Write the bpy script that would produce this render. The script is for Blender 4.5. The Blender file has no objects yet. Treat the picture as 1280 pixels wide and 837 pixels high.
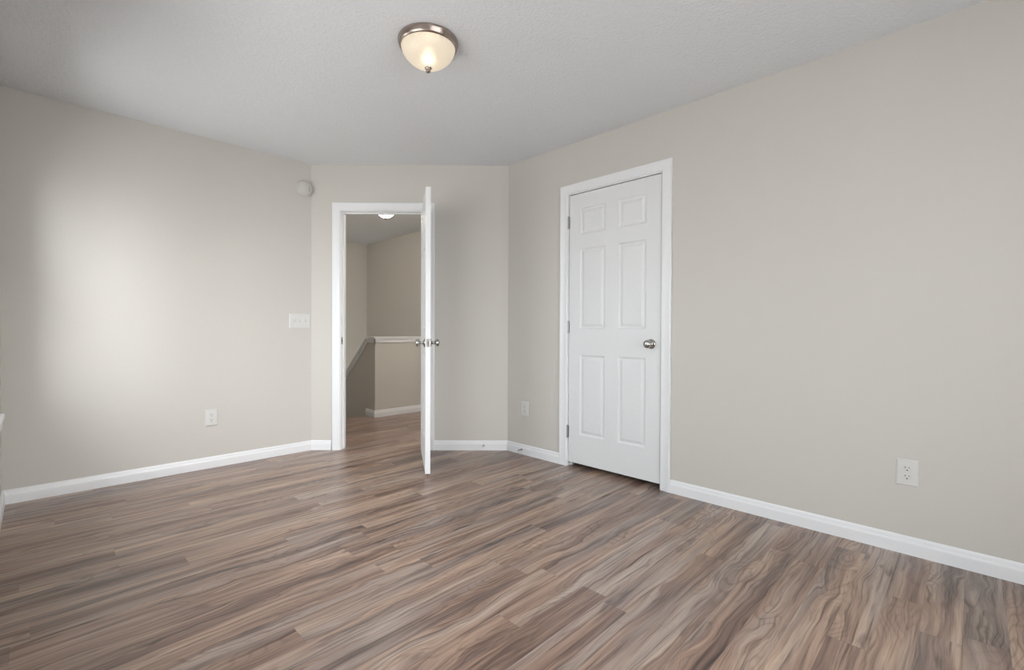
import bpy, bmesh, math
from mathutils import Vector, Matrix
S = bpy.context.scene
C = S.collection
rad = math.radians

# ---------------------------------------------------------------- camera
FPX, YAW, PITCH, ROLL, CAMZ = 583.72, 44.542, 0.5858, -0.2356, 1.0324
th, pi_, ro = rad(YAW), rad(PITCH), rad(ROLL)
F = Vector((math.cos(th)*math.cos(pi_), math.sin(th)*math.cos(pi_), -math.sin(pi_)))
R = Vector((math.sin(th), -math.cos(th), 0)); U = R.cross(F)
R2 = R*math.cos(ro) - U*math.sin(ro); U2 = R*math.sin(ro) + U*math.cos(ro)
cd = bpy.data.cameras.new('camera'); cam = bpy.data.objects.new('camera', cd); C.objects.link(cam)
M = Matrix((R2, U2, -F)).transposed().to_4x4(); M.translation = (0, 0, CAMZ)
cam.matrix_world = M
cd.sensor_fit = 'HORIZONTAL'; cd.sensor_width = 36; cd.lens = 36*FPX/1280; cd.clip_start = 0.02
S.camera = cam

# ---------------------------------------------------------------- light and exposure
S.view_settings.view_transform = 'Standard'; S.view_settings.look = 'None'
S.view_settings.gamma = 1; S.view_settings.use_curve_mapping = False
S.view_settings.exposure = -0.14
SKY = 7.3
CORE = 34.0           # its brightest heart, low over the horizon
GLOW = 0.5            # bright hazy part of the sky around the hidden sun
w = bpy.data.worlds.new('world'); S.world = w; w.use_nodes = True
nt = w.node_tree; nt.nodes.clear()
tc = nt.nodes.new('ShaderNodeTexCoord'); sx = nt.nodes.new('ShaderNodeSeparateXYZ')
rp = nt.nodes.new('ShaderNodeValToRGB'); bg = nt.nodes.new('ShaderNodeBackground'); wo = nt.nodes.new('ShaderNodeOutputWorld')
mr = nt.nodes.new('ShaderNodeMapRange'); mr.inputs['From Min'].default_value = -1
nt.links.new(tc.outputs['Generated'], sx.inputs[0]); nt.links.new(sx.outputs['Z'], mr.inputs['Value'])
nt.links.new(mr.outputs[0], rp.inputs[0])
e = rp.color_ramp.elements
e[0].position = .40; e[0].color = (.62, .62, .61, 1); e[1].position = .56; e[1].color = (.90, .96, 1, 1)
nt.links.new(rp.outputs[0], bg.inputs[0]); bg.inputs[1].default_value = SKY
acc = bg.outputs[0]
for gdir, half, power in (((-.50, -.85, .24), 58, GLOW), ((-.09, -.99, .20), 22, CORE)):
    dp = nt.nodes.new('ShaderNodeVectorMath'); dp.operation = 'DOT_PRODUCT'; dp.inputs[1].default_value = Vector(gdir).normalized()
    nt.links.new(tc.outputs['Generated'], dp.inputs[0])
    gr = nt.nodes.new('ShaderNodeMapRange'); gr.interpolation_type = 'SMOOTHERSTEP'
    gr.inputs['From Min'].default_value = math.cos(rad(half)); gr.inputs['From Max'].default_value = 1; gr.inputs['To Max'].default_value = power
    nt.links.new(dp.outputs['Value'], gr.inputs['Value'])
    bg2 = nt.nodes.new('ShaderNodeBackground'); bg2.inputs[0].default_value = (1, 1, 1, 1); nt.links.new(gr.outputs[0], bg2.inputs[1])
    ad_ = nt.nodes.new('ShaderNodeAddShader'); nt.links.new(acc, ad_.inputs[0]); nt.links.new(bg2.outputs[0], ad_.inputs[1]); acc = ad_.outputs[0]
nt.links.new(acc, wo.inputs[0])

def portal(loc, sx_, sy_, rot):
    l = bpy.data.lights.new('window_daylight', 'AREA'); l.shape = 'RECTANGLE'; l.size = sx_; l.size_y = sy_
    l.cycles.is_portal = True
    o = bpy.data.objects.new('window_daylight', l); C.objects.link(o); o.location = loc; o.rotation_euler = rot
    return o

# ---------------------------------------------------------------- materials
def mat(name):
    m = bpy.data.materials.new(name); m.use_nodes = True
    t = m.node_tree; b = t.nodes['Principled BSDF']
    return m, t, b
def N(t, kind, **kw):
    n = t.nodes.new('ShaderNode'+kind)
    for k, v in kw.items():
        if k in n.inputs: n.inputs[k].default_value = v
        else: setattr(n, k, v)
    return n
def math_(t, op, a, b=None, c=None):
    n = t.nodes.new('ShaderNodeMath'); n.operation = op
    for i, v in enumerate((a, b, c)):
        if v is None: continue
        if isinstance(v, (int, float)): n.inputs[i].default_value = v
        else: t.links.new(v, n.inputs[i])
    return n.outputs[0]
def mixc(t, f, a, b, bt='MIX'):
    n = t.nodes.new('ShaderNodeMix'); n.data_type = 'RGBA'; n.blend_type = bt
    for i, v in ((0, f), (6, a), (7, b)):
        if isinstance(v, (int, float)): n.inputs[i].default_value = v
        elif isinstance(v, tuple): n.inputs[i].default_value = (*v, 1) if len(v) == 3 else v
        else: t.links.new(v, n.inputs[i])
    return n.outputs[2]
def ramp(t, v, stops):
    n = t.nodes.new('ShaderNodeValToRGB'); t.links.new(v, n.inputs[0]); el = n.color_ramp.elements
    while len(el) < len(stops): el.new(0.5)
    for e_, (p, c) in zip(el, stops): e_.position = p; e_.color = (*c, 1) if isinstance(c, tuple) else (c, c, c, 1)
    return n.outputs[0]
def plain(name, col, rough=.5, metal=0, bump=0, bscale=200, bdist=.001):
    m, t, b = mat(name)
    tc = N(t, 'TexCoord')
    nz = N(t, 'TexNoise', Scale=bscale, Detail=3.0); t.links.new(tc.outputs['Object'], nz.inputs['Vector'])
    c = mixc(t, nz.outputs[0], tuple(x*.97 for x in col), tuple(min(1, x*1.03) for x in col))
    t.links.new(c, b.inputs['Base Color'])
    b.inputs['Roughness'].default_value = rough; b.inputs['Metallic'].default_value = metal
    if bump:
        bp = N(t, 'Bump', Strength=bump, Distance=bdist); t.links.new(nz.outputs[0], bp.inputs['Height']); t.links.new(bp.outputs[0], b.inputs['Normal'])
    return m
WALL = plain('wall_paint', (.582, .557, .515), .62, 0, .25, 160, .001)
HALLWALL = plain('hallway_wall_paint', (.582, .557, .515), .62, 0, .25, 160, .001)
TRIM = plain('trim_paint', (.80, .805, .815), .30)
DOORP = plain('door_paint', (.74, .745, .75), .45, 0, .05, 60, .001)
PLATE = plain('white_plastic', (.665, .655, .63), .3)
DETP = plain('detector_plastic', (.585, .57, .54), .45)
DARK = plain('dark_slot', (.02, .02, .02), .6)
NICKEL = plain('satin_nickel', (.46, .45, .43), .16, 1)
BRONZE = plain('brushed_nickel_warm', (.40, .335, .295), .26, 1)
HINGE = plain('hinge_steel', (.42, .42, .42), .38, 1)
RUBBER = plain('white_rubber_tip', (.75, .75, .73), .6)
VINYL = plain('window_vinyl', (.82, .83, .84), .35)
STEPM = plain('stair_carpet', (.40, .36, .30), .9, 0, .6, 300, .003)

# ceiling : sprayed knockdown texture
CEIL, t, b = mat('textured_ceiling')
tc = N(t, 'TexCoord')
n1 = N(t, 'TexNoise', Scale=55.0, Detail=4.0, Roughness=.6); n2 = N(t, 'TexVoronoi', Scale=75.0)
t.links.new(tc.outputs['Object'], n1.inputs['Vector']); t.links.new(tc.outputs['Object'], n2.inputs['Vector'])
h = math_(t, 'ADD', n1.outputs[0], math_(t, 'MULTIPLY', n2.outputs['Distance'], .5))
bp = N(t, 'Bump', Strength=.55, Distance=.006); t.links.new(h, bp.inputs['Height']); t.links.new(bp.outputs[0], b.inputs['Normal'])
t.links.new(mixc(t, n1.outputs[0], (.70, .717, .74), (.76, .777, .80)), b.inputs['Base Color']); b.inputs['Roughness'].default_value = .9

# floor : wood planks running along X, procedural
FLOOR, t, b = mat('wood_plank_floor')
tc = N(t, 'TexCoord'); sp = N(t, 'SeparateXYZ'); t.links.new(tc.outputs['Object'], sp.inputs[0])
X, Y = sp.outputs['X'], sp.outputs['Y']
PWD, PLN = .11, 1.22
yr = math_(t, 'DIVIDE', math_(t, 'SUBTRACT', Y, .01), PWD)
row = math_(t, 'FLOOR', yr); fy = math_(t, 'FRACT', yr)
wn = N(t, 'TexWhiteNoise', noise_dimensions='1D'); t.links.new(row, wn.inputs['W'])
xr_ = math_(t, 'ADD', math_(t, 'DIVIDE', X, PLN), math_(t, 'MULTIPLY', wn.outputs['Value'], 7.3))
col = math_(t, 'FLOOR', xr_); fx = math_(t, 'FRACT', xr_)
cb = N(t, 'CombineXYZ'); t.links.new(row, cb.inputs[0]); t.links.new(col, cb.inputs[1])
wn2 = N(t, 'TexWhiteNoise', noise_dimensions='2D'); t.links.new(cb.outputs[0], wn2.inputs['Vector'])
ps = N(t, 'SeparateColor'); t.links.new(wn2.outputs['Color'], ps.inputs[0])
# per plank shifted, stretched coordinates
def vec(a, b_, c_):
    n = N(t, 'CombineXYZ')
    for i, v in enumerate((a, b_, c_)):
        if isinstance(v, (int, float)): n.inputs[i].default_value = v
        else: t.links.new(v, n.inputs[i])
    return n.outputs[0]
zoff = math_(t, 'MULTIPLY', ps.outputs[0], 37.0)
def noise(v, sc, det, rough, dist=0):
    n = N(t, 'TexNoise', Scale=sc, Detail=det, Roughness=rough, Distortion=dist); t.links.new(v, n.inputs['Vector']); return n.outputs[0]
# slow warp of the grain lines, strong only in patches around knots
smask = ramp(t, noise(vec(math_(t, 'MULTIPLY', X, 1.5), math_(t, 'MULTIPLY', Y, 6.0), math_(t, 'ADD', zoff, 9.1)), 1.0, 2.0, .5), [(.47, 0.0), (.62, 1.0)])
wv = noise(vec(math_(t, 'MULTIPLY', X, 3.0), math_(t, 'MULTIPLY', Y, 8.0), zoff), 1.0, 2.0, .5)
warp = math_(t, 'MULTIPLY', math_(t, 'SUBTRACT', wv, .5), math_(t, 'ADD', .03, math_(t, 'MULTIPLY', smask, .11)))
Yw = math_(t, 'ADD', Y, warp)
broad = noise(vec(math_(t, 'MULTIPLY', X, .8), math_(t, 'MULTIPLY', Yw, 13.0), zoff), 1.0, 3.0, .55)
streak = noise(vec(math_(t, 'MULTIPLY', X, 1.5), math_(t, 'MULTIPLY', Yw, 55.0), zoff), 1.0, 4.0, .6)
fine = noise(vec(math_(t, 'MULTIPLY', X, 7.0), math_(t, 'MULTIPLY', Yw, 300.0), zoff), 1.0, 4.0, .6)
v = math_(t, 'ADD', math_(t, 'MULTIPLY', broad, .62), math_(t, 'MULTIPLY', streak, .38))
v = math_(t, 'ADD', v, math_(t, 'MULTIPLY', math_(t, 'SUBTRACT', ps.outputs[1], .5), .065))
base = ramp(t, v, [(.31, (.105, .066, .056)), (.41, (.205, .130, .101)), (.50, (.335, .222, .168)), (.58, (.43, .300, .222)), (.70, (.54, .395, .300))])
# greyer weathered tone in patches
gm = ramp(t, noise(vec(math_(t, 'MULTIPLY', X, .8), math_(t, 'MULTIPLY', Yw, 10.0), math_(t, 'ADD', zoff, 21.0)), 1.0, 2.0, .5), [(.45, 0.0), (.62, .65)])
hs = N(t, 'HueSaturation', Saturation=.5, Value=.90); t.links.new(base, hs.inputs['Color'])
base = mixc(t, gm, base, hs.outputs[0])
# thin dark veins following the grain
dv = noise(vec(math_(t, 'MULTIPLY', X, 2.2), math_(t, 'MULTIPLY', Yw, 85.0), math_(t, 'ADD', zoff, 13.0)), 1.0, 3.0, .55)
base = mixc(t, .75, base, ramp(t, dv, [(.33, (.24, .20, .20)), (.43, (.76, .73, .72)), (.52, 1.0)]), 'MULTIPLY')
fd = ramp(t, fine, [(.36, .72), (.52, 1.0), (.7, 1.08)])
base = mixc(t, .7, base, fd, 'MULTIPLY')
# cathedral rings around the knots
rf = noise(vec(math_(t, 'MULTIPLY', X, 2.0), math_(t, 'MULTIPLY', Y, 8.0), math_(t, 'ADD', zoff, 3.7)), 1.0, 1.2, .4)
ring = math_(t, 'ADD', math_(t, 'MULTIPLY', math_(t, 'SINE', math_(t, 'MULTIPLY', rf, 110.0)), .5), .5)
rd = ramp(t, ring, [(0.0, (.50, .45, .43)), (.30, 1.0)])
base = mixc(t, math_(t, 'MULTIPLY', smask, .5), base, rd, 'MULTIPLY')
# dark knot patches
kn = ramp(t, noise(vec(math_(t, 'MULTIPLY', X, 3.2), math_(t, 'MULTIPLY', Yw, 18.0), math_(t, 'ADD', zoff, 55.0)), 1.0, 3.0, .55, .5), [(.27, (.30, .27, .28)), (.40, 1.0)])
base = mixc(t, .75, base, kn, 'MULTIPLY')
# seams
ey = math_(t, 'MULTIPLY', math_(t, 'MINIMUM', fy, math_(t, 'SUBTRACT', 1.0, fy)), PWD)
ex = math_(t, 'MULTIPLY', math_(t, 'MINIMUM', fx, math_(t, 'SUBTRACT', 1.0, fx)), PLN)
ed = math_(t, 'MINIMUM', ey, ex)
sm = ramp(t, math_(t, 'MULTIPLY', ed, 400.0), [(0.15, .70), (.5, 1.0)])
base = mixc(t, .8, base, sm, 'MULTIPLY')
t.links.new(base, b.inputs['Base Color'])
b.inputs['Roughness'].default_value = .33
t.links.new(math_(t, 'ADD', .24, math_(t, 'MULTIPLY', streak, .12)), b.inputs['Roughness'])
b.inputs['Specular IOR Level'].default_value = .6
bp = N(t, 'Bump', Strength=.12, Distance=.001); t.links.new(fd, bp.inputs['Height']); t.links.new(bp.outputs[0], b.inputs['Normal'])

# thin window glass
GLASS, t, b = mat('window_glass')
t.nodes.remove(b); o_ = t.nodes['Material Output']
tr = N(t, 'BsdfTransparent'); gl = N(t, 'BsdfGlossy'); gl.inputs['Roughness'].default_value = .02
fr = N(t, 'Fresnel'); fr.inputs[0].default_value = 1.12; mx = N(t, 'MixShader')
t.links.new(fr.outputs[0], mx.inputs[0]); t.links.new(tr.outputs[0], mx.inputs[1]); t.links.new(gl.outputs[0], mx.inputs[2]); t.links.new(mx.outputs[0], o_.inputs[0])

DIFFUSER, t, b = mat('added_diffuser_shade')
t.nodes.remove(b); tl = N(t, 'BsdfTranslucent'); tl.inputs['Color'].default_value = (.85, .85, .855, 1)
df = N(t, 'BsdfDiffuse'); df.inputs['Color'].default_value = (.85, .85, .85, 1)
mx = N(t, 'MixShader'); mx.inputs[0].default_value = .25; t.links.new(tl.outputs[0], mx.inputs[1]); t.links.new(df.outputs[0], mx.inputs[2])
tp = N(t, 'BsdfTransparent'); m2 = N(t, 'MixShader'); m2.inputs[0].default_value = .55      # added diffuser, partly transparent to pass sky light
t.links.new(mx.outputs[0], m2.inputs[1]); t.links.new(tp.outputs[0], m2.inputs[2])
t.links.new(m2.outputs[0], t.nodes['Material Output'].inputs[0])

def lamp_glass(name, tint, glow):
    m, t, b = mat(name); t.nodes.remove(b); o_ = t.nodes['Material Output']
    # frosted ribbed glass: part clear enough to show the bulb as a soft bright spot, part milky
    rf_ = N(t, 'BsdfRefraction', Roughness=.7, IOR=1.32); rf_.inputs['Color'].default_value = (*tint, 1)
    tl = N(t, 'BsdfTranslucent'); tl.inputs['Color'].default_value = (*tint, 1)
    df = N(t, 'BsdfDiffuse'); df.inputs['Color'].default_value = (*tint, 1)
    gl = N(t, 'BsdfGlossy', Roughness=.15)
    em = N(t, 'Emission', Strength=glow); em.inputs['Color'].default_value = (*tint, 1)
    def mx(f, a, b_):
        n = N(t, 'MixShader'); n.inputs[0].default_value = f; t.links.new(a, n.inputs[1]); t.links.new(b_, n.inputs[2]); return n.outputs[0]
    s = mx(.5, tl.outputs[0], df.outputs[0]); s = mx(.35, s, rf_.outputs[0]); s = mx(.05, s, gl.outputs[0])
    ad = N(t, 'AddShader'); t.links.new(s, ad.inputs[0]); t.links.new(em.outputs[0], ad.inputs[1]); t.links.new(ad.outputs[0], o_.inputs[0])
    return m
LGLASS = lamp_glass('ribbed_frosted_glass', (1.0, .92, .78), .34)
HGLASS = lamp_glass('hall_frosted_glass', (1.0, .96, .90), 18.0)
FILLGLASS_STAIR = lamp_glass('added_stair_light_glass', (1.0, .96, .88), 28.0)  # glowing bowl of the unseen lamp added over the stairs
FILLGLASS_HALL = lamp_glass('added_hall_light_glass', (1.0, .96, .88), 95.0)  # strong glow for the unseen lamp added in the hallway
def emis(name, colr, s):
    m, t, b = mat(name); t.nodes.remove(b); em = N(t, 'Emission', Strength=s); em.inputs['Color'].default_value = (*colr, 1)
    t.links.new(em.outputs[0], t.nodes['Material Output'].inputs[0]); return m
BULB = emis('lit_bulb', (1.0, .88, .62), 3.0)

# ---------------------------------------------------------------- mesh helpers
def link(name, bm, m, parent=None, smooth=False, mw=None, bevel=0):
    bmesh.ops.recalc_face_normals(bm, faces=bm.faces[:])
    if bevel: bmesh.ops.bevel(bm, geom=[e_ for e_ in bm.edges if e_.calc_face_angle(0) > .6], offset=bevel, segments=2, affect='EDGES', profile=.6)
    me = bpy.data.meshes.new(name); bm.to_mesh(me); bm.free(); me.materials.append(m)
    if smooth:
        for p in me.polygons: p.use_smooth = True
        if smooth != 'all': me.set_sharp_from_angle(angle=rad(40))
    o = bpy.data.objects.new(name, me); C.objects.link(o)
    if parent: o.parent = parent
    if mw is not None: o.matrix_local = mw
    return o
def tag(o, label, cat, group=None, kind=None):
    o['label'] = label
    o['category'] = cat
    if group: o['group'] = group
    if kind: o['kind'] = kind
    return o
def empty(name, mw):
    o = bpy.data.objects.new(name, None); C.objects.link(o); o.empty_display_size = .05; o.matrix_world = mw; return o
def box(bm, a, b):
    vs = [bm.verts.new((x, y, z)) for z in (a[2], b[2]) for y in (a[1], b[1]) for x in (a[0], b[0])]
    for f in ((0, 1, 3, 2), (4, 6, 7, 5), (0, 4, 5, 1), (2, 3, 7, 6), (0, 2, 6, 4), (1, 5, 7, 3)): bm.faces.new([vs[i] for i in f])
def prism(bm, pts, z0, z1):
    lo = [bm.verts.new((*p[:2], z0)) for p in pts]; hi = [bm.verts.new((*p[:2], z1)) for p in pts]
    n = len(pts); bm.faces.new(lo[::-1]); bm.faces.new(hi)
    for i in range(n): bm.faces.new((lo[i], lo[(i+1) % n], hi[(i+1) % n], hi[i]))
def loft(bm, rings, closed_ring=True, caps=True):
    vr = [[bm.verts.new(p) for p in r] for r in rings]
    n = len(rings[0])
    for a, b_ in zip(vr, vr[1:]):
        for i in range(n if closed_ring else n-1): bm.faces.new((a[i], a[(i+1) % n], b_[(i+1) % n], b_[i]))
    if caps: bm.faces.new(vr[0][::-1]); bm.faces.new(vr[-1])
    return vr
def lathe(bm, prof, seg=48, ribs=0, ribamp=0):
    """prof: (r, z) list, axis Z. """
    rings = []
    for r, z in prof:
        if r < 1e-6: rings.append([bm.verts.new((0, 0, z))]); continue
        rr = []
        for i in range(seg):
            a = 2*math.pi*i/seg; k = 1 + (ribamp*math.cos(ribs*a) if ribs else 0)
            rr.append(bm.verts.new((r*k*math.cos(a), r*k*math.sin(a), z)))
        rings.append(rr)
    for a, b_ in zip(rings, rings[1:]):
        if len(a) == 1 and len(b_) == 1: continue
        for i in range(seg):
            j = (i+1) % seg
            if len(a) == 1: bm.faces.new((a[0], b_[i], b_[j]))
            elif len(b_) == 1: bm.faces.new((a[i], b_[0], a[j]))
            else: bm.faces.new((a[i], a[j], b_[j], b_[i]))
def frame_mat(origin, xaxis, yaxis):
    """local frame: x along wall, y up the wall face, z out of wall when x cross y = z"""
    x = Vector(xaxis).normalized(); y = Vector(yaxis).normalized(); z = x.cross(y)
    m = Matrix((x, y, z)).transposed().to_4x4(); m.translation = origin; return m

# ---------------------------------------------------------------- room plan
H = 2.44; T = .115
YL, XR, XW, YF = 4.029, 2.8375, -.151, -1.10
A = Vector((1.6448, 4.029)); B = Vector((2.8375, 2.8411))
tv = (B-A).normalized(); nv = Vector((-tv.y, tv.x))          # nv points out of the room
LEN = (B-A).length
def ch(s, o=0): p = A + tv*s + nv*o; return (p.x, p.y)
def isect(p, d, q, e_):
    k = d.x*e_.y - d.y*e_.x; u = ((q-p).x*e_.y - (q-p).y*e_.x)/k; return p + d*u
Ao = isect(Vector((0, YL+T)), Vector((1, 0)), A+nv*T, tv)
Bo = isect(Vector((XR+T, 0)), Vector((0, 1)), A+nv*T, tv)
SO0, SO1, ZO = .236, .998, 2.062        # rough opening of the entry door along the angled wall
CY0, CY1 = 1.418, 2.213                 # rough opening of the closet door

def structure(name, bm, m, label, cat='wall', **k):
    o = link(name, bm, m, **k); return tag(o, label, cat, kind='structure')

# floor
STX0, STX1, STY = 1.84, 2.775, 5.20
bm = bmesh.new(); prism(bm, [(XW-.2, YF-.2), (3.95, YF-.2), (3.95, 5.095), (STX1, 5.095), (STX1, STY), (XW-.2, STY)], -.25, 0)
structure('floor', bm, FLOOR, 'brown wood-look plank floor running through the room into the hallway', 'floor')
# ceiling
bm = bmesh.new(); box(bm, (XW-.2, YF-.2, H), (3.95, 7.25, H+.15))
structure('ceiling', bm, CEIL, 'light grey sprayed-texture ceiling', 'ceiling')
# left wall
bm = bmesh.new(); prism(bm, [(XW, YL), (A.x, A.y), (Ao.x, Ao.y), (XW, YL+T)], 0, H)
structure('wall_left', bm, WALL, 'beige wall on the left with light switch and smoke detector')
# angled wall with doorway
bm = bmesh.new()
prism(bm, [A[:], ch(SO0), ch(SO0, T), Ao[:]], 0, H)
prism(bm, [ch(SO1), B[:], Bo[:], ch(SO1, T)], 0, H)
prism(bm, [ch(SO0), ch(SO1), ch(SO1, T), ch(SO0, T)], ZO, H)
structure('wall_back', bm, WALL, 'short angled beige wall holding the open doorway')
# right wall
bm = bmesh.new()
prism(bm, [(XR, CY1), B[:], Bo[:], (XR+T, CY1)], 0, H)
box(bm, (XR, YF, 0), (XR+T, CY0, H)); box(bm, (XR, CY0, 2.078), (XR+T, CY1, H))
structure('wall_right', bm, WALL, 'long beige wall on the right around the closed door')

# windows: (axis along y in outer wall)
WT = .105
WIN = [(.95, 2.25), (2.86, 3.80)]; WZ0, WZ1 = .562, 1.99
bm = bmesh.new()
ys = [YF] + [v_ for w_ in WIN for v_ in w_] + [YL+T]
for a_, b_ in zip(ys[::2], ys[1::2]): box(bm, (XW-WT, a_, 0), (XW, b_, H))
for a_, b_ in WIN: box(bm, (XW-WT, a_, 0), (XW, b_, WZ0)); box(bm, (XW-WT, a_, WZ1), (XW, b_, H))
structure('wall_outer', bm, WALL, 'beige outer wall with two windows at the left edge of the view')
FWX = (.0, 1.95); FZ0, FZ1 = .30, 2.16
bm = bmesh.new()
for x0, x1, z0, z1 in ((XW-WT, FWX[0], 0, H), (FWX[1], XR+T, 0, H), (FWX[0], FWX[1], 0, FZ0), (FWX[0], FWX[1], FZ1, H)):
    box(bm, (x0, YF-WT, z0), (x1, YF, z1))
structure('wall_front', bm, WALL, 'beige wall behind the camera with a wide window added for fill light')

def window(name, mw, wd, ht, label, stool=True, shade=False):
    """local x along wall, y up, z into the room; origin lower left corner of opening on room face"""
    root = empty(name, mw); tag(root, label, 'window', kind='structure')
    fr_ = bmesh.new(); f = .024; z0, z1 = -WT+.03, -WT+.082
    for a_, b_ in (((0, 0), (f, ht)), ((wd-f, 0), (wd, ht)), ((f, 0), (wd-f, f)), ((f, ht-f), (wd-f, ht))):
        box(fr_, (*a_, z0), (*b_, z1))
    link('window_frame', fr_, VINYL, root)
    mid = ht/2
    for k, (y0, y1, za) in enumerate(((f, mid+.02, -WT+.053), (mid-.02, ht-f, -WT+.032))):
        sb = bmesh.new(); g = .030; x0, x1 = f+.001, wd-f-.001
        for a_, b_ in (((x0, y0), (x0+g, y1)), ((x1-g, y0), (x1, y1)), ((x0+g, y0), (x1-g, y0+g)), ((x0+g, y1-g), (x1-g, y1))):
            box(sb, (*a_, za), (*b_, za+.020))
        so = link('sash', sb, VINYL, root)
        gb = bmesh.new(); box(gb, (x0+g, y0+g, za+.010), (x1-g, y1-g, za+.0105)); link('glass_pane', gb, GLASS, so)
    if stool:
        sb = bmesh.new(); box(sb, (-.022, -.026, -.001), (wd+.022, -.001, .022)); box(sb, (.001, -.026, -WT+.083), (wd-.001, -.001, 0))
        link('stool', sb, TRIM, root, bevel=.003)
        ab = bmesh.new(); box(ab, (.0, -.070, .0005), (wd, -.027, .014)); link('apron', ab, TRIM, root, bevel=.002)
    if shade:                                  # added sheer shade that softens the light of the added window
        sb = bmesh.new(); box(sb, (.004, .02, -.030), (wd-.004, ht-.03, -.0285)); link('added_roller_diffuser', sb, DIFFUSER, root)
        sb = bmesh.new(); box(sb, (.003, ht-.045, -.050), (wd-.003, ht-.003, -.010)); link('added_shade_cassette', sb, VINYL, root, bevel=.004)
    return root
for i, (a_, b_) in enumerate(WIN):
    # x axis runs along -y so that z points into the room (+x)
    mw = frame_mat((XW, a_, WZ0), (0, 1, 0), (0, 0, 1))
    window('window_%d' % (i+1), mw, b_-a_, WZ1-WZ0, ('white double-hung window in the outer wall close beside the camera', 'white double-hung window in the outer wall nearest the left wall')[i])
    portal((XW-WT-.01, (a_+b_)/2, (WZ0+WZ1)/2), WZ1-WZ0, b_-a_, (0, rad(-90), 0))
mw = frame_mat((FWX[1], YF, FZ0), (-1, 0, 0), (0, 0, 1))
window('window_3', mw, FWX[1]-FWX[0], FZ1-FZ0, 'wide white double-hung window added unseen behind the camera for fill light', shade=True)  # unseen window added to fill the room with frontal light
portal(((FWX[0]+FWX[1])/2, YF-WT-.01, (FZ0+FZ1)/2), FWX[1]-FWX[0], FZ1-FZ0, (rad(90), 0, 0))

# closet enclosure and hallway shell
bm = bmesh.new(); box(bm, (XR+T, .80, 0), (3.70, .90, H)); box(bm, (3.60, .90, 0), (3.70, 2.50, H)); box(bm, (XR+T, 2.50, 0), (3.82, 2.60, H))
structure('wall_closet', bm, HALLWALL, 'beige closet walls behind the closed door')
bm = bmesh.new(); box(bm, (3.82, 2.50, -1.5), (3.94, 7.25, H))
structure('wall_hallway_right', bm, HALLWALL, 'beige stairwell wall seen through the doorway, right of its corner')
bm = bmesh.new(); box(bm, (.8, 7.13, -1.5), (3.82, 7.25, H))
structure('wall_hallway_back', bm, HALLWALL, 'beige stairwell wall seen through the doorway, left of its corner')
bm = bmesh.new(); box(bm, (.68, YL+T, 0), (.8, 5.2, H)); box(bm, (.68, 5.2, -1.5), (STX0, 5.3, H)); box(bm, (STX0-.12, 5.3, -1.5), (STX0, 7.13, H))
structure('wall_hallway_left', bm, HALLWALL, 'beige hallway wall left of the stairs')
bm = bmesh.new(); box(bm, (STX0-.12, 5.1, -1.62), (3.94, 7.25, -1.5)); structure('floor_lower_landing', bm, FLOOR, 'wood landing at the foot of the stairs', 'floor')
# stair flight going down beyond the hallway floor edge
bm = bmesh.new()
for k in range(1, 8):
    y0 = STY + .001 + (k-1)*.255; box(bm, (STX0+.002, y0, -1.499), (STX1-.002, y0+.255, -.19*k))
structure('stairs', bm, STEPM, 'stair flight going down from the hallway behind the floor edge', 'stairs')
# knee wall: long face along X, sloped face along the stairs
KZ = .925; sl = math.tan(rad(40))
bm = bmesh.new(); box(bm, (STX1+.001, 4.985, 0), (3.82, 5.10, KZ))
def yz_prism(bm, x0, x1, pts):
    lo = [bm.verts.new((x0, *p)) for p in pts]; hi = [bm.verts.new((x1, *p)) for p in pts]; n = len(pts)
    bm.faces.new(lo); bm.faces.new(hi[::-1])
    for i in range(n): bm.faces.new((lo[i], hi[i], hi[(i+1) % n], lo[(i+1) % n]))
YK = 5.155
yz_prism(bm, STX1+.001, STX1+.116, [(5.10, KZ), (YK, KZ), (7.13, KZ-(7.13-YK)*sl), (7.13, -1.5), (5.10, -1.5)])
structure('wall_knee', bm, HALLWALL, 'waist-high beige knee wall at the top of the stairs')
# its cap with an apron bead
bm = bmesh.new()
box(bm, (STX1-.022, 4.962, KZ), (3.82, 5.125, KZ+.024))
box(bm, (STX1-.011, 4.973, KZ-.045), (3.82, 4.985, KZ))
yz_prism(bm, STX1-.022, STX1+.135, [(5.125, KZ), (5.125, KZ+.024), (YK, KZ+.024), (7.12, KZ+.024-(7.12-YK)*sl), (7.12, KZ-(7.12-YK)*sl), (YK, KZ)])
yz_prism(bm, STX1-.011, STX1+.001, [(4.973, KZ), (YK, KZ), (7.12, KZ-(7.12-YK)*sl), (7.12, KZ-.058-(7.12-YK)*sl), (YK-.01, KZ-.045), (4.973, KZ-.045)])
structure('trim_1', bm, TRIM, 'white cap rail on the knee wall sloping down along the stairs', 'trim')

# ---------------------------------------------------------------- baseboards
PROF = [(0, 0), (.0135, 0), (.0135, .050), (.0125, .056), (.0095, .060), (.0085, .066), (.0075, .074), (.0045, .080), (.002, .083), (0, .083)]
def baseboard(name, p0, p1, nin, m0, m1, label):
    p0, p1, nin = Vector(p0), Vector(p1), Vector(nin); d = (p1-p0).normalized()
    bm = bmesh.new(); r0, r1 = [], []
    for o_, z in PROF:
        a_ = p0 + nin*o_ + d*(m0*o_); b_ = p1 + nin*o_ - d*(m1*o_)
        r0.append((a_.x, a_.y, z)); r1.append((b_.x, b_.y, z))
    loft(bm, [r0, r1]); return structure(name, bm, TRIM, label, 'baseboard')
k = math.tan(rad(22.5)); nin = -nv
baseboard('baseboard_left', (XW, YL), A, (0, -1), 1, k, 'white baseboard along the left wall')
baseboard('baseboard_back', A, ch(.1705), nin, k, 0, 'short white baseboard left of the open doorway')
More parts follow.
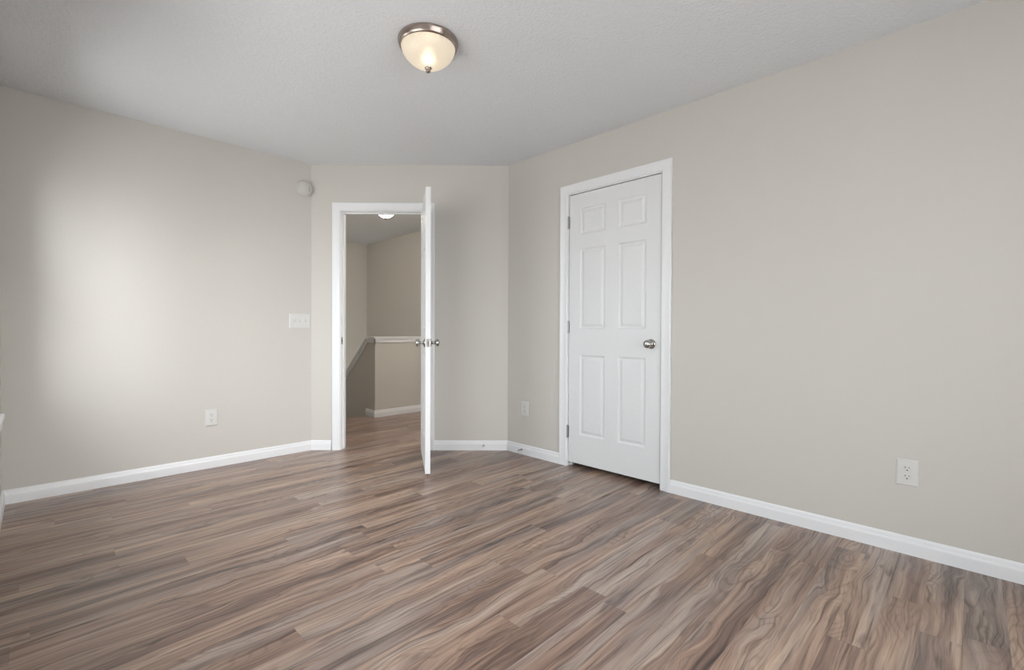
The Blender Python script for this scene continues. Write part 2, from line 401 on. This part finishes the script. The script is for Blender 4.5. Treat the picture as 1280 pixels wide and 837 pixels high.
baseboard('baseboard_back', ch(1.0545), B, nin, 0, k, 'white baseboard on the angled wall right of the open door')
baseboard('baseboard_right', B, (XR, 2.259), (-1, 0), k, 0, 'white baseboard between the angled wall and the closed door')
baseboard('baseboard_right', (XR, 1.379), (XR, YF), (-1, 0), 0, 1, 'long white baseboard along the right wall')
baseboard('baseboard_outer', (XW, YF), (XW, YL), (1, 0), 1, 1, 'white baseboard below the windows at the left edge')
baseboard('baseboard_front', (XR, YF), (XW, YF), (0, 1), 1, 1, 'white baseboard behind the camera')
baseboard('baseboard_hallway', (STX1+.001, 5.195), (STX1+.001, 4.985), (-1, 0), 0, -1, 'short white baseboard turning the knee wall corner at the stairs')
baseboard('baseboard_hallway', (STX1+.001, 4.985), (3.82, 4.985), (0, -1), -1, 0, 'white baseboard along the foot of the knee wall')

# ---------------------------------------------------------------- door casings (trim)
CPROF = [(0, 0), (0, .007), (.004, .011), (.010, .0115), (.016, .010), (.034, .0115), (.050, .0145), (.058, .0170), (.064, .0165), (.067, .013), (.067, 0)]
def casing(name, mw, s0, s1, zt, wall_t, stop_z, label):
    """local x along wall, y up, z into the room. s0..s1 jamb opening."""
    rv = .006; bm = bmesh.new()
    rings = []
    a0, a1, at = s0-rv, s1+rv, zt+rv
    st = lambda k_: [((a0-u, 0, d) if k_ == 0 else (a0-u, at+u, d) if k_ == 1 else (a1+u, at+u, d) if k_ == 2 else (a1+u, 0, d)) for u, d in CPROF]
    loft(bm, [st(0), st(1), st(2), st(3)])
    j = .018                                  # jamb
    box(bm, (s0-j, 0, -wall_t-.001), (s0, zt+j, .0)); box(bm, (s1, 0, -wall_t-.001), (s1+j, zt+j, .0)); box(bm, (s0, zt, -wall_t-.001), (s1, zt+j, .0))
    q = .011                                  # stop strip
    for a_, b_ in (((s0, 0), (s0+q, zt)), ((s1-q, 0), (s1, zt)), ((s0+q, zt-q), (s1-q, zt))):
        box(bm, (*a_, stop_z-.033), (*b_, stop_z))
    o = link(name, bm, TRIM, mw=mw, smooth=True); return tag(o, label, 'door casing', kind='structure')
mA = frame_mat((A.x, A.y, 0), (tv.x, tv.y, 0), (0, 0, 1))      # z = tv x up -> into room?
if mA.col[2].xyz.dot(Vector((-nv.x, -nv.y, 0))) < 0: raise RuntimeError
J0, J1, JT = .2535, .9805, 2.042
tr_entry = casing('trim_2', mA, J0, J1, JT, T, -.040, 'white casing and jamb around the open doorway')
bm = bmesh.new(); box(bm, (J0-.0005, .905, -.036), (J0+.0015, .968, .0015)); link('strike_plate', bm, HINGE, tr_entry)
bm = bmesh.new(); box(bm, (J0+.0012, .921, -.027), (J0+.0019, .950, -.012)); link('latch_hole', bm, DARK, tr_entry)
mC = frame_mat((XR, 2.22, 0), (0, -1, 0), (0, 0, 1))          # x runs toward the camera, z = -x into the room
assert mC.col[2].x < 0
K0, K1 = .0285, .7825
KT = 2.058
tr_closet = casing('trim_3', mC, K0, K1, KT, T, -.040, 'white casing around the closed six-panel door')

# ---------------------------------------------------------------- doors
def six_panel(bm, wd, z0, z1, th, cols, rows):
    xs = [0, cols[0][0], cols[0][1], cols[1][0], cols[1][1], wd]; zs = [z0]
    for r in rows: zs += [r[0], r[1]]
    zs.append(z1)
    def pan(i, j): return i in (1, 3) and j in (1, 3, 5)
    for side in (0, 1):
        zf = 0 if side == 0 else -th; sg = -1 if side == 0 else 1
        g = {}
        for i, x in enumerate(xs):
            for j, z in enumerate(zs): g[i, j] = bm.verts.new((x, z, zf))
        for i in range(5):
            for j in range(len(zs)-1):
                c = [g[i, j], g[i+1, j], g[i+1, j+1], g[i, j+1]]
                if not pan(i, j): bm.faces.new(c); continue
                prev = c
                for ins, dep in ((.004, .0045), (.011, .0075), (.017, .0078), (.034, .0022), (.037, .0018)):
                    cur = [bm.verts.new((xs[i]+ins, zs[j]+ins, zf+sg*dep)), bm.verts.new((xs[i+1]-ins, zs[j]+ins, zf+sg*dep)),
                           bm.verts.new((xs[i+1]-ins, zs[j+1]-ins, zf+sg*dep)), bm.verts.new((xs[i]+ins, zs[j+1]-ins, zf+sg*dep))]
                    for q in range(4): bm.faces.new((prev[q], prev[(q+1) % 4], cur[(q+1) % 4], cur[q]))
                    prev = cur
                bm.faces.new(prev)
        if side == 0: gf = g
        else: gb = g
    nx, nz = len(xs)-1, len(zs)-1
    for i in range(nx):
        for j in (0, nz): bm.faces.new((gf[i, j], gf[i+1, j], gb[i+1, j], gb[i, j]))
    for j in range(nz):
        for i in (0, nx): bm.faces.new((gf[i, j], gf[i, j+1], gb[i, j+1], gb[i, j]))
ROWS = [(.250, .850), (1.045, 1.640), (1.748, 1.942)]
KNOB = [(0, 0), (.0325, 0), (.0330, .003), (.0300, .008), (.020, .0115), (.0125, .014), (.0105, .022), (.0105, .030), (.0135, .0345), (.0215, .039), (.0265, .046), (.0278, .053), (.0260, .060), (.0200, .0655), (.0110, .0680), (0, .0685)]
def knob(parent, x, z, face_z, flip):
    bm = bmesh.new(); lathe(bm, KNOB, 40)
    m = Matrix.Translation((x, z, face_z)) @ (Matrix.Rotation(math.pi, 4, 'Y') if flip else Matrix.Identity(4))
    o = link('doorknob', bm, NICKEL, parent, 'all', m); o['label'] = 'round satin nickel knob'
    me = o.data
    me.set_sharp_from_angle(angle=rad(60))
    # keyless button on the knob
    b2 = bmesh.new(); lathe(b2, [(0, .0684), (.0045, .0684), (.0045, .0705), (0, .0710)], 20); link('privacy_button', b2, HINGE, o, True)
    return o
def hinge(parent, x, z, zc, leafdir):
    bm = bmesh.new()
    for kk in range(5):                    # knuckles
        y0 = z-.044+kk*.0178
        vr = [[(x+.0065*math.cos(a_), y0+h_, zc+.0065*math.sin(a_)) for a_ in [2*math.pi*i/16 for i in range(16)]] for h_ in (0.0006, .0172)]
        loft(bm, vr)
    for y0, y1, r in ((z-.048, z-.0435, .0045), (z+.0450, z+.049, .0045)):
        loft(bm, [[(x+r*math.cos(a_), y_, zc+r*math.sin(a_)) for a_ in [2*math.pi*i/16 for i in range(16)]] for y_ in (y0, y1)])
    box(bm, (min(x, x+leafdir*.010), z-.044, -.0012), (max(x, x+leafdir*.010), z+.044, .0014))
    o = link('hinge', bm, HINGE, parent, True); o['label'] = 'grey steel butt hinge'; return o

# closet door: closed, hinged on its far side
wd = K1-K0-.008
root = empty('door_2', mC @ Matrix.Translation((K0+.004, 0, -.005)))
tag(root, 'closed white six-panel door on the right wall', 'door', kind='structure')
bm = bmesh.new(); six_panel(bm, wd, .034, KT-.006, .035, ((.100, .320), (.428, .640)), ROWS)
link('door_leaf', bm, DOORP, root)
knob(root, wd-.066, .945, 0, False)
for z in (1.850, 1.058, .263): hinge(root, -.004, z, .0085, 1)
# entry door: open about 103 degrees toward the camera, hinged on its right
ANG = 103.0
wd = J1-J0-.006
pin = Matrix.Translation((J1, 0, .006))
# local leaf frame: x from free edge (0) to hinge (wd); closed position then rotate about the pin
root = empty('door_1', mA @ pin @ Matrix.Rotation(rad(ANG), 4, 'Y') @ Matrix.Translation((-.003-wd, 0, -.008)))
tag(root, 'open white six-panel entry door swung into the room, seen edge on', 'door', kind='structure')
bm = bmesh.new(); six_panel(bm, wd, .014, JT-.004, .035, ((.100, .305), (.410, .615)), ROWS)
link('door_leaf', bm, DOORP, root)
knob(root, .062, .940, 0, False); knob(root, .062, .940, -.035, True)
bm = bmesh.new(); box(bm, (-.0012, .940-.0285, -.0295), (.001, .940+.0285, -.0055)); lp = link('latch_plate', bm, NICKEL, root, bevel=.0005)
bm = bmesh.new(); yz = [(.928, -.024), (.952, -.024), (.952, -.0115), (.928, -.0115)]
loft(bm, [[(-.001, a_, b_) for a_, b_ in yz], [(-.009, a_, -.0235 if b_ < -.02 else -.019) for a_, b_ in yz]]); link('latch_bolt', bm, NICKEL, lp)
for z in (1.850, 1.058, .263): hinge(root, wd+.003, z, .0075, -1)

# ---------------------------------------------------------------- ceiling lights
def ceiling_light(loc, rr, drop, glass, label, hall=False):
    root = empty('ceiling_light', Matrix.Translation(loc)); tag(root, label, 'ceiling light')
    bm = bmesh.new()
    lathe(bm, [(0, -.0005), (rr*.985, -.0005), (rr, -.004), (rr, -.010), (rr*.985, -.014), (rr*.965, -.025), (rr*.93, -.034), (rr*.90, -.036), (rr*.89, -.032), (rr*.89, -.012), (0, -.012)], 96)
    link('metal_rim', bm, BRONZE, root, True)
    r0 = rr*.885; zt = -.030; prof = []
    for i in range(15):
        a_ = i/14*math.pi/2; prof.append((max(r0*math.cos(a_)**1.15, .012), zt-(drop-.05)*math.sin(a_)**1.12))
    inner = [(r_-.004 if r_ > .02 else .012, z_+.004) for r_, z_ in prof][::-1]
    bm = bmesh.new(); lathe(bm, prof, 360, 72, .006)
    link('glass_bowl', bm, glass, root, 'all')
    zb = prof[-1][1]
    bm = bmesh.new(); lathe(bm, [(0, zb+.004), (.0165, zb+.003), (.0175, zb-.002), (.013, zb-.006), (.010, zb-.011), (.0125, zb-.015), (.0105, zb-.020), (.004, zb-.023), (0, zb-.0235)], 32)
    link('finial', bm, BRONZE, root, 'all')
    bm = bmesh.new(); lathe(bm, [(0, -.030), (.013, -.032), (.013, -.045), (.020, -.055), (.028, -.068), (.029, -.078), (.024, -.090), (.012, -.098), (0, -.100)], 32)
    bm2 = bm; off = .0 if hall else .03
    for v_ in bm2.verts: v_.co.x += 0
    bo = link('bulb', bm2, BULB, root, 'all')
    bo.scale = (1, 1, min(1, (drop-.03)/.11)); bo.visible_shadow = True
    return root
ceiling_light((1.345, 1.905, H), .146, .150, LGLASS, 'round flush ceiling light with ribbed glass bowl and nickel rim, in the room')
ceiling_light((2.70, 4.62, H), .150, .197, HGLASS, 'small bright ceiling light seen through the doorway above the hallway', True)
ceiling_light((3.40, 3.40, H), .150, .150, FILLGLASS_HALL, 'added unseen ceiling light brightening the hallway from behind the angled wall', True)  # unseen lamp added to brighten the knee wall and hallway
ceiling_light((2.25, 6.10, H), .150, .150, FILLGLASS_STAIR, 'added unseen ceiling light brightening the stairwell, left of the doorway', True)  # unseen lamp added to brighten the stairwell walls

# ---------------------------------------------------------------- wall devices
def plate_bm(wd, ht, th=.0055):
    bm = bmesh.new(); i = .005
    loft(bm, [[(-wd/2, -ht/2, 0), (wd/2, -ht/2, 0), (wd/2, ht/2, 0), (-wd/2, ht/2, 0)],
              [(-wd/2, -ht/2, th*.45), (wd/2, -ht/2, th*.45), (wd/2, ht/2, th*.45), (-wd/2, ht/2, th*.45)],
              [(-wd/2+i, -ht/2+i, th), (wd/2-i, -ht/2+i, th), (wd/2-i, ht/2-i, th), (-wd/2+i, ht/2-i, th)]])
    return bm
def screw(parent, x, y, z):
    bm = bmesh.new(); lathe(bm, [(0, 0), (.0034, 0), (.0030, .0010), (0, .0014)], 16)
    link('screw', bm, PLATE, parent, True, Matrix.Translation((x, y, z)))
def outlet(mw, label):
    root = empty('wall_outlet', mw); tag(root, label, 'outlet')
    link('cover_plate', plate_bm(.080, .121), PLATE, root); z = .0055
    for sy in (.0195, -.0195):
        bm = bmesh.new(); pts = []
        for i in range(40):
            a_ = 2*math.pi*i/40; x_ = .0172*math.cos(a_); y_ = .0172*math.sin(a_); pts.append((x_, max(-.0142, min(.0142, y_))+sy))
        loft(bm, [[(*p, z-.001) for p in pts], [(*p, z+.0012) for p in pts], [(p[0]*.94, sy+(p[1]-sy)*.94, z+.0020) for p in pts]])
        rc = link('receptacle', bm, PLATE, root)
        bm = bmesh.new()
        box(bm, (-.0080, sy+.0008, z+.001), (-.0056, sy+.0090, z+.0023)); box(bm, (.0056, sy+.0018, z+.001), (.0078, sy+.0082, z+.0023))
        ring_ = [(.0030*math.cos(a_), sy-.0072+.0030*math.sin(a_)) for a_ in [2*math.pi*i/14 for i in range(14)]]
        loft(bm, [[(*p, z+.001) for p in ring_], [(*p, z+.0023) for p in ring_]])
        link('slots', bm, DARK, rc)
    screw(root, 0, 0, z)
    return root
mL = lambda x, z: frame_mat((x, YL, z), (1, 0, 0), (0, 0, 1))
mR = lambda y, z: frame_mat((XR, y, z), (0, -1, 0), (0, 0, 1))
assert mL(0, 0).col[2].y < 0
outlet(mL(.906, .374), 'white duplex outlet low on the left wall')
outlet(mR(.207, .378), 'white duplex outlet low on the right wall, nearest the camera')
outlet(mR(2.636, .380), 'white duplex outlet between the angled wall and the closed door')
root = empty('light_switch', mL(1.5475, 1.103)); tag(root, 'white three-toggle light switch plate beside the open doorway', 'light switch')
link('cover_plate', plate_bm(.170, .121), PLATE, root)
for i, up in enumerate((1, -1, 1)):
    x = (i-1)*.046
    bm = bmesh.new(); box(bm, (x-.0052, -.012, .005), (x+.0052, .012, .0058)); sl_ = link('toggle_slot', bm, DETP, root)
    bm = bmesh.new(); dy = .010*up
    loft(bm, [[(x-.004, -.0085, .0052), (x+.004, -.0085, .0052), (x+.004, .0085, .0052), (x-.004, .0085, .0052)],
              [(x-.0036, dy-.004, .0165), (x+.0036, dy-.004, .0165), (x+.0036, dy+.004, .0175), (x-.0036, dy+.004, .0175)]])
    link('toggle', bm, PLATE, root)
    for sy in (.030, -.030): screw(root, x, sy, .0055)
# smoke detector
root = empty('smoke_detector', mL(1.583, 2.218)); tag(root, 'round white smoke detector high on the left wall near the corner', 'smoke detector')
bm = bmesh.new(); lathe(bm, [(0, 0), (.066, 0), (.068, .003), (.068, .011), (.066, .013), (.0, .013)], 64); link('mounting_base', bm, DETP, root, True)
bm = bmesh.new(); lathe(bm, [(0, .0125), (.0635, .0125), (.0635, .020), (.061, .028), (.054, .034), (.050, .0345), (.048, .033), (.045, .033), (.043, .0355), (.030, .038), (0, .039)], 64); link('cover', bm, DETP, root, True)
bm = bmesh.new(); lathe(bm, [(0, .038), (.009, .0375), (.008, .0395), (0, .040)], 24); link('test_button', bm, DETP, root, True, Matrix.Translation((.004, .002, -.0005)))
bm = bmesh.new()
for x_, y_, r_ in ((.028, .012, .0022), (.030, 0, .0028), (.030, -.016, .0038), (.041, -.004, .0018)):
    rg = [(x_+r_*math.cos(a_), y_+r_*math.sin(a_)) for a_ in [2*math.pi*i/12 for i in range(12)]]
    loft(bm, [[(*p, .034) for p in rg], [(*p, .0392 if x_ < .04 else .0368) for p in rg]])
link('sensor_holes', bm, DARK, root)
# spring door stops on the baseboards
def door_stop(mw, label):
    root = empty('door_stop', mw); tag(root, label, 'door stop', 'spring door stops on the baseboards')
    bm = bmesh.new(); lathe(bm, [(0, 0), (.010, 0), (.009, .004), (.004, .007), (0, .007)], 20); link('mount', bm, HINGE, root, True)
    bm = bmesh.new(); n = 8*12; L = .052; rings = []
    for i in range(n+1):
        a_ = 2*math.pi*i/12; c = Vector((.0042*math.cos(a_), .0042*math.sin(a_), .006+L*i/n)); rdir = Vector((math.cos(a_), math.sin(a_), 0))
        rings.append([tuple(c + rdir*.0014*math.cos(q) + Vector((0, 0, 1))*.0014*math.sin(q)) for q in [2*math.pi*j_/6 for j_ in range(6)]])
    loft(bm, rings); link('spring', bm, HINGE, root, True)
    bm = bmesh.new(); lathe(bm, [(0, .056), (.0065, .056), (.008, .060), (.008, .069), (.006, .072), (0, .072)], 20); link('rubber_tip', bm, RUBBER, root, True)
    return root
p = ch(1.478, -.0130); door_stop(frame_mat((p[0], p[1], .042), (tv.x, tv.y, 0), (0, 0, 1)), 'small spring door stop on the baseboard of the angled wall')
door_stop(frame_mat((XR-.0130, 2.660, .042), (0, -1, 0), (0, 0, 1)), 'small spring door stop on the baseboard under the outlet by the closed door')
